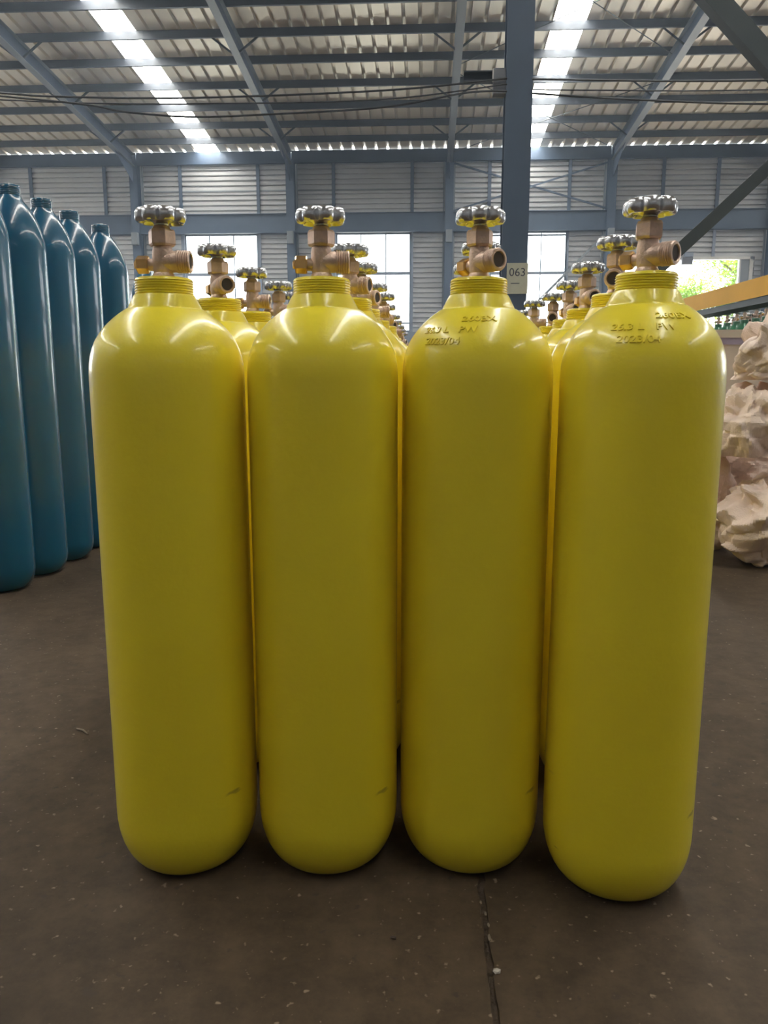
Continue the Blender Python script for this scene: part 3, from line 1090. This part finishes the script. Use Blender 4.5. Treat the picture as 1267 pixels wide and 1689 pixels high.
def sack(loc, dims, seed, label, n=64, taper=0.0, amp=0.05, sag=0.0, rz=0.0, peak=0.0, power=3.6):
    """a crumpled woven bag: rounded block whose faces fold along sharp creases"""
    rnd = random.Random(seed)
    off = Vector((rnd.uniform(-50, 50), rnd.uniform(-50, 50), rnd.uniform(-50, 50)))
    waves = []
    for k in range(17):
        dv = Vector((rnd.gauss(0, 1), rnd.gauss(0, 1), rnd.gauss(0, 1))).normalized()
        if k < 6:
            waves.append((dv, rnd.uniform(0.18, 0.40), rnd.random(), 0.10, 0))
        else:
            waves.append((dv, rnd.uniform(0.05, 0.14), rnd.random(), 0.22, 1))
    vid = {}
    vs, fs = [], []

    def vert(p):
        key = tuple(round(c * 1000) for c in p)
        if key in vid:
            return vid[key]
        v = Vector(p)
        ln = (abs(v.x) ** power + abs(v.y) ** power + abs(v.z) ** power) ** (1 / power)
        v = v / ln
        nrm = Vector((math.copysign(abs(v.x) ** (power - 1), v.x), math.copysign(abs(v.y) ** (power - 1), v.y), math.copysign(abs(v.z) ** (power - 1), v.z))).normalized()
        q = Vector((v.x * dims[0], v.y * dims[1], v.z * dims[2]))
        d = 0.0
        qn = q + 0.02 * noise.noise_vector(q * 5.0 + off)
        for dv, lam, ph, am, fine in waves:                      # sharp folds in many directions
            t = (qn.dot(dv) / lam + ph) % 1.0
            wgt = max(0.0, noise.noise(q * 6.0 + dv * 31 + off)) * 2.2 if fine else 1.0
            d += am * lam * (abs(2 * t - 1) - 0.5) * wgt
        for sc_, tilt, kk in ((6.5, 0.36, 26.0), (15.0, 0.34, 30.0)):   # flat facets meeting in creases
            pp = qn * sc_ + off
            ds, ps = noise.voronoi(pp)
            sw = sh = 0.0
            for dk, pk in zip(ds, ps):
                wk = math.exp(-kk * (dk - ds[0]))
                hv_ = noise.noise_vector(pk * 3.71 + off * 0.37) * 2.2
                sh += wk * ((pp - pk).dot(hv_) / sc_ * tilt + hv_.x * 0.10 / sc_)
                sw += wk
            d += sh / sw
        d += amp * 0.5 * noise.noise(q * 2.6 - off)
        q = q + nrm * d
        h = (v.z + 1) / 2
        f = 1 - taper * h * h
        q.x *= f
        q.y *= f
        if peak:
            q.z += peak * h * max(0, noise.noise(Vector((q.x * 5, q.y * 5, 0)) + off))
        bot = -dims[2] * 0.80
        if q.z < bot:
            q.z = bot
        vid[key] = len(vs)
        vs.append(q)
        return vid[key]
    for ax in range(3):
        for sgn in (-1, 1):
            for i in range(n):
                for j in range(n):
                    quad = []
                    for a, c in ((i, j), (i + 1, j), (i + 1, j + 1), (i, j + 1)):
                        u, w_ = math.tan((2 * a / n - 1) * PI / 4), math.tan((2 * c / n - 1) * PI / 4)
                        p = [0, 0, 0]
                        p[ax] = sgn
                        p[(ax + 1) % 3] = u
                        p[(ax + 2) % 3] = w_
                        quad.append(vert(p))
                    fs.append(tuple(quad))
    b = MB().add(vs, fs)
    o = b.build('woven_sack', M['sack'], smooth=13)
    o.location = (loc[0], loc[1], loc[2] + dims[2] * 0.80)
    o.rotation_euler = (0, 0, rz)
    tag(o, label, 'sack', 'crumpled white woven sacks piled by the beige box')
    return o


sack((1.56, 3.34, 0), (0.29, 0.16, 0.205), 3, 'crumpled white woven sack on the floor, front one of the pile', rz=0.05)
sack((1.10, 3.66, 0), (0.23, 0.15, 0.24), 11, 'crumpled white woven sack on the floor, half hidden behind the yellow cylinder')
sack((1.42, 4.03, 0), (0.33, 0.12, 0.36), 17, 'crumpled white woven sack standing between the beige box and the other sacks')
sack((1.48, 3.42, 0.45), (0.29, 0.165, 0.14), 21, 'crumpled white woven sack in the middle of the pile', rz=-0.08)
sack((1.57, 3.41, 0.76), (0.31, 0.17, 0.12), 34, 'crumpled white woven sack on top of the pile, with a peaked fold', rz=0.05, taper=0.22, peak=0.10)

# ------------------------------------------------------------------ FLOOR LITTER
def pebble(loc, s, seed, m, name, label, cat, group=None):
    rnd = random.Random(seed)
    bm = bmesh.new()
    bmesh.ops.create_icosphere(bm, subdivisions=1, radius=1)
    for v in bm.verts:
        k = rnd.uniform(0.7, 1.1)
        v.co = Vector((v.co.x * s[0] * k, v.co.y * s[1] * k, max(v.co.z * k, -0.75) * s[2]))
    me = bpy.data.meshes.new(name)
    bm.to_mesh(me)
    bm.free()
    me.materials.append(m)
    o = bpy.data.objects.new(name, me)
    COL.objects.link(o)
    o.location = (loc[0], loc[1], loc[2] + 0.7 * s[2])
    tag(o, label, cat, group)
    return o


pebble((0.100, 0.944, 0), (0.0065, 0.0055, 0.004), 1, M['chip'], 'concrete_chip', 'white concrete chip lying on the floor joint', 'chip')
pebble((-0.042, 1.0, 0), (0.006, 0.003, 0.003), 2, M['dark'], 'stone_chip', 'small dark stone chip on the floor before the front cylinders', 'chip')
rr_ = random.Random(4)
for i, (px, py) in enumerate([(0.0885, 1.085), (0.0935, 1.060), (0.0965, 1.035), (0.0955, 1.010)]):
    pebble((px, py, 0), (rr_.uniform(0.002, 0.0032), rr_.uniform(0.005, 0.009), 0.0012), 20 + i, M['mortar_crumb'], 'mortar_crumb', 'small buff mortar crumb, %s along the floor joint from the front cylinders' % ORD[i], 'crumb', 'mortar crumbs along the floor joint')
tw = MB().tube([(-0.785, 1.625, 0.003), (-0.766, 1.617, 0.004), (-0.748, 1.600, 0.003)], [0.002, 0.0026, 0.0014], 6).build('wood_splinter', M['mortar_crumb'])
tag(tw, 'small pale splinter lying on the dark floor beside the front cylinders', 'splinter')

# ------------------------------------------------------------------ OUTSIDE
def tree(x, y, h, seed, label, leaves=5200, spread=3.2):
    rnd = random.Random(seed)
    root = empty('leafy_tree', (x, y, -0.05))
    tag(root, label, 'tree', 'trees outside the loading door')
    b = MB()
    b.tube([(0, 0, 0), (0.1, 0, h * 0.25), (0.0, 0.1, h * 0.5), (-0.2, 0, h * 0.9)], [0.16, 0.13, 0.10, 0.03], 8)
    tips = []
    for k in range(13):
        z0 = h * rnd.uniform(0.15, 0.75)
        a = rnd.uniform(0, 2 * PI)
        L = spread * rnd.uniform(0.6, 1.0)
        p0 = Vector((0, 0.05, z0))
        p1 = p0 + Vector((math.cos(a) * L * 0.5, math.sin(a) * L * 0.5, L * 0.35))
        p2 = p0 + Vector((math.cos(a) * L, math.sin(a) * L, L * 0.55))
        b.tube([p0, p1, p2], [0.06, 0.04, 0.015], 6)
        tips += [p1, p2, (p1 + p2) / 2, p0 * 0.4 + p1 * 0.6]
    b.build('trunk', M['bark'], root, smooth=40)
    vs, fs = [], []
    for k in range(leaves):
        c = rnd.choice(tips)
        p = c + Vector((rnd.gauss(0, 0.45), rnd.gauss(0, 0.45), rnd.gauss(0, 0.38)))
        u = Vector((rnd.gauss(0, 1), rnd.gauss(0, 1), rnd.gauss(0, 0.6))).normalized()
        w_ = u.cross(Vector((rnd.gauss(0, 1), rnd.gauss(0, 1), rnd.gauss(0, 1)))).normalized()
        s = rnd.uniform(0.07, 0.13)
        i = len(vs)
        vs += [p - u * s, p + w_ * s * 0.45, p + u * s, p - w_ * s * 0.45]
        fs.append((i, i + 1, i + 2, i + 3))
    o = MB().add(vs, fs).build('foliage', M['leaf'], root)
    o['kind'] = 'stuff'


tree(15.6, 42, 7.5, 5, 'tall leafy yellow-green tree seen through the loading door, trunk leaning', 12000, 3.4)
tree(22.0, 49, 8.5, 9, 'leafy green tree behind the side panel of the loading door', 6000, 3.4)
tree(16.4, 56, 7.0, 13, 'low leafy tree far out beyond the loading door', 10000, 3.2)

bb = empty('yard_sign', (9.4, 60, -0.05))
tag(bb, 'pale sign board on a thin pole standing out beyond the window', 'sign')
MB().box(-0.06, 0.06, -0.06, 0.06, 0, 9.2).build('pole', M['pale'], bb)
MB().box(-0.75, 0.75, -0.05, 0.05, 9.2, 9.75).build('board', M['pale'], bb)
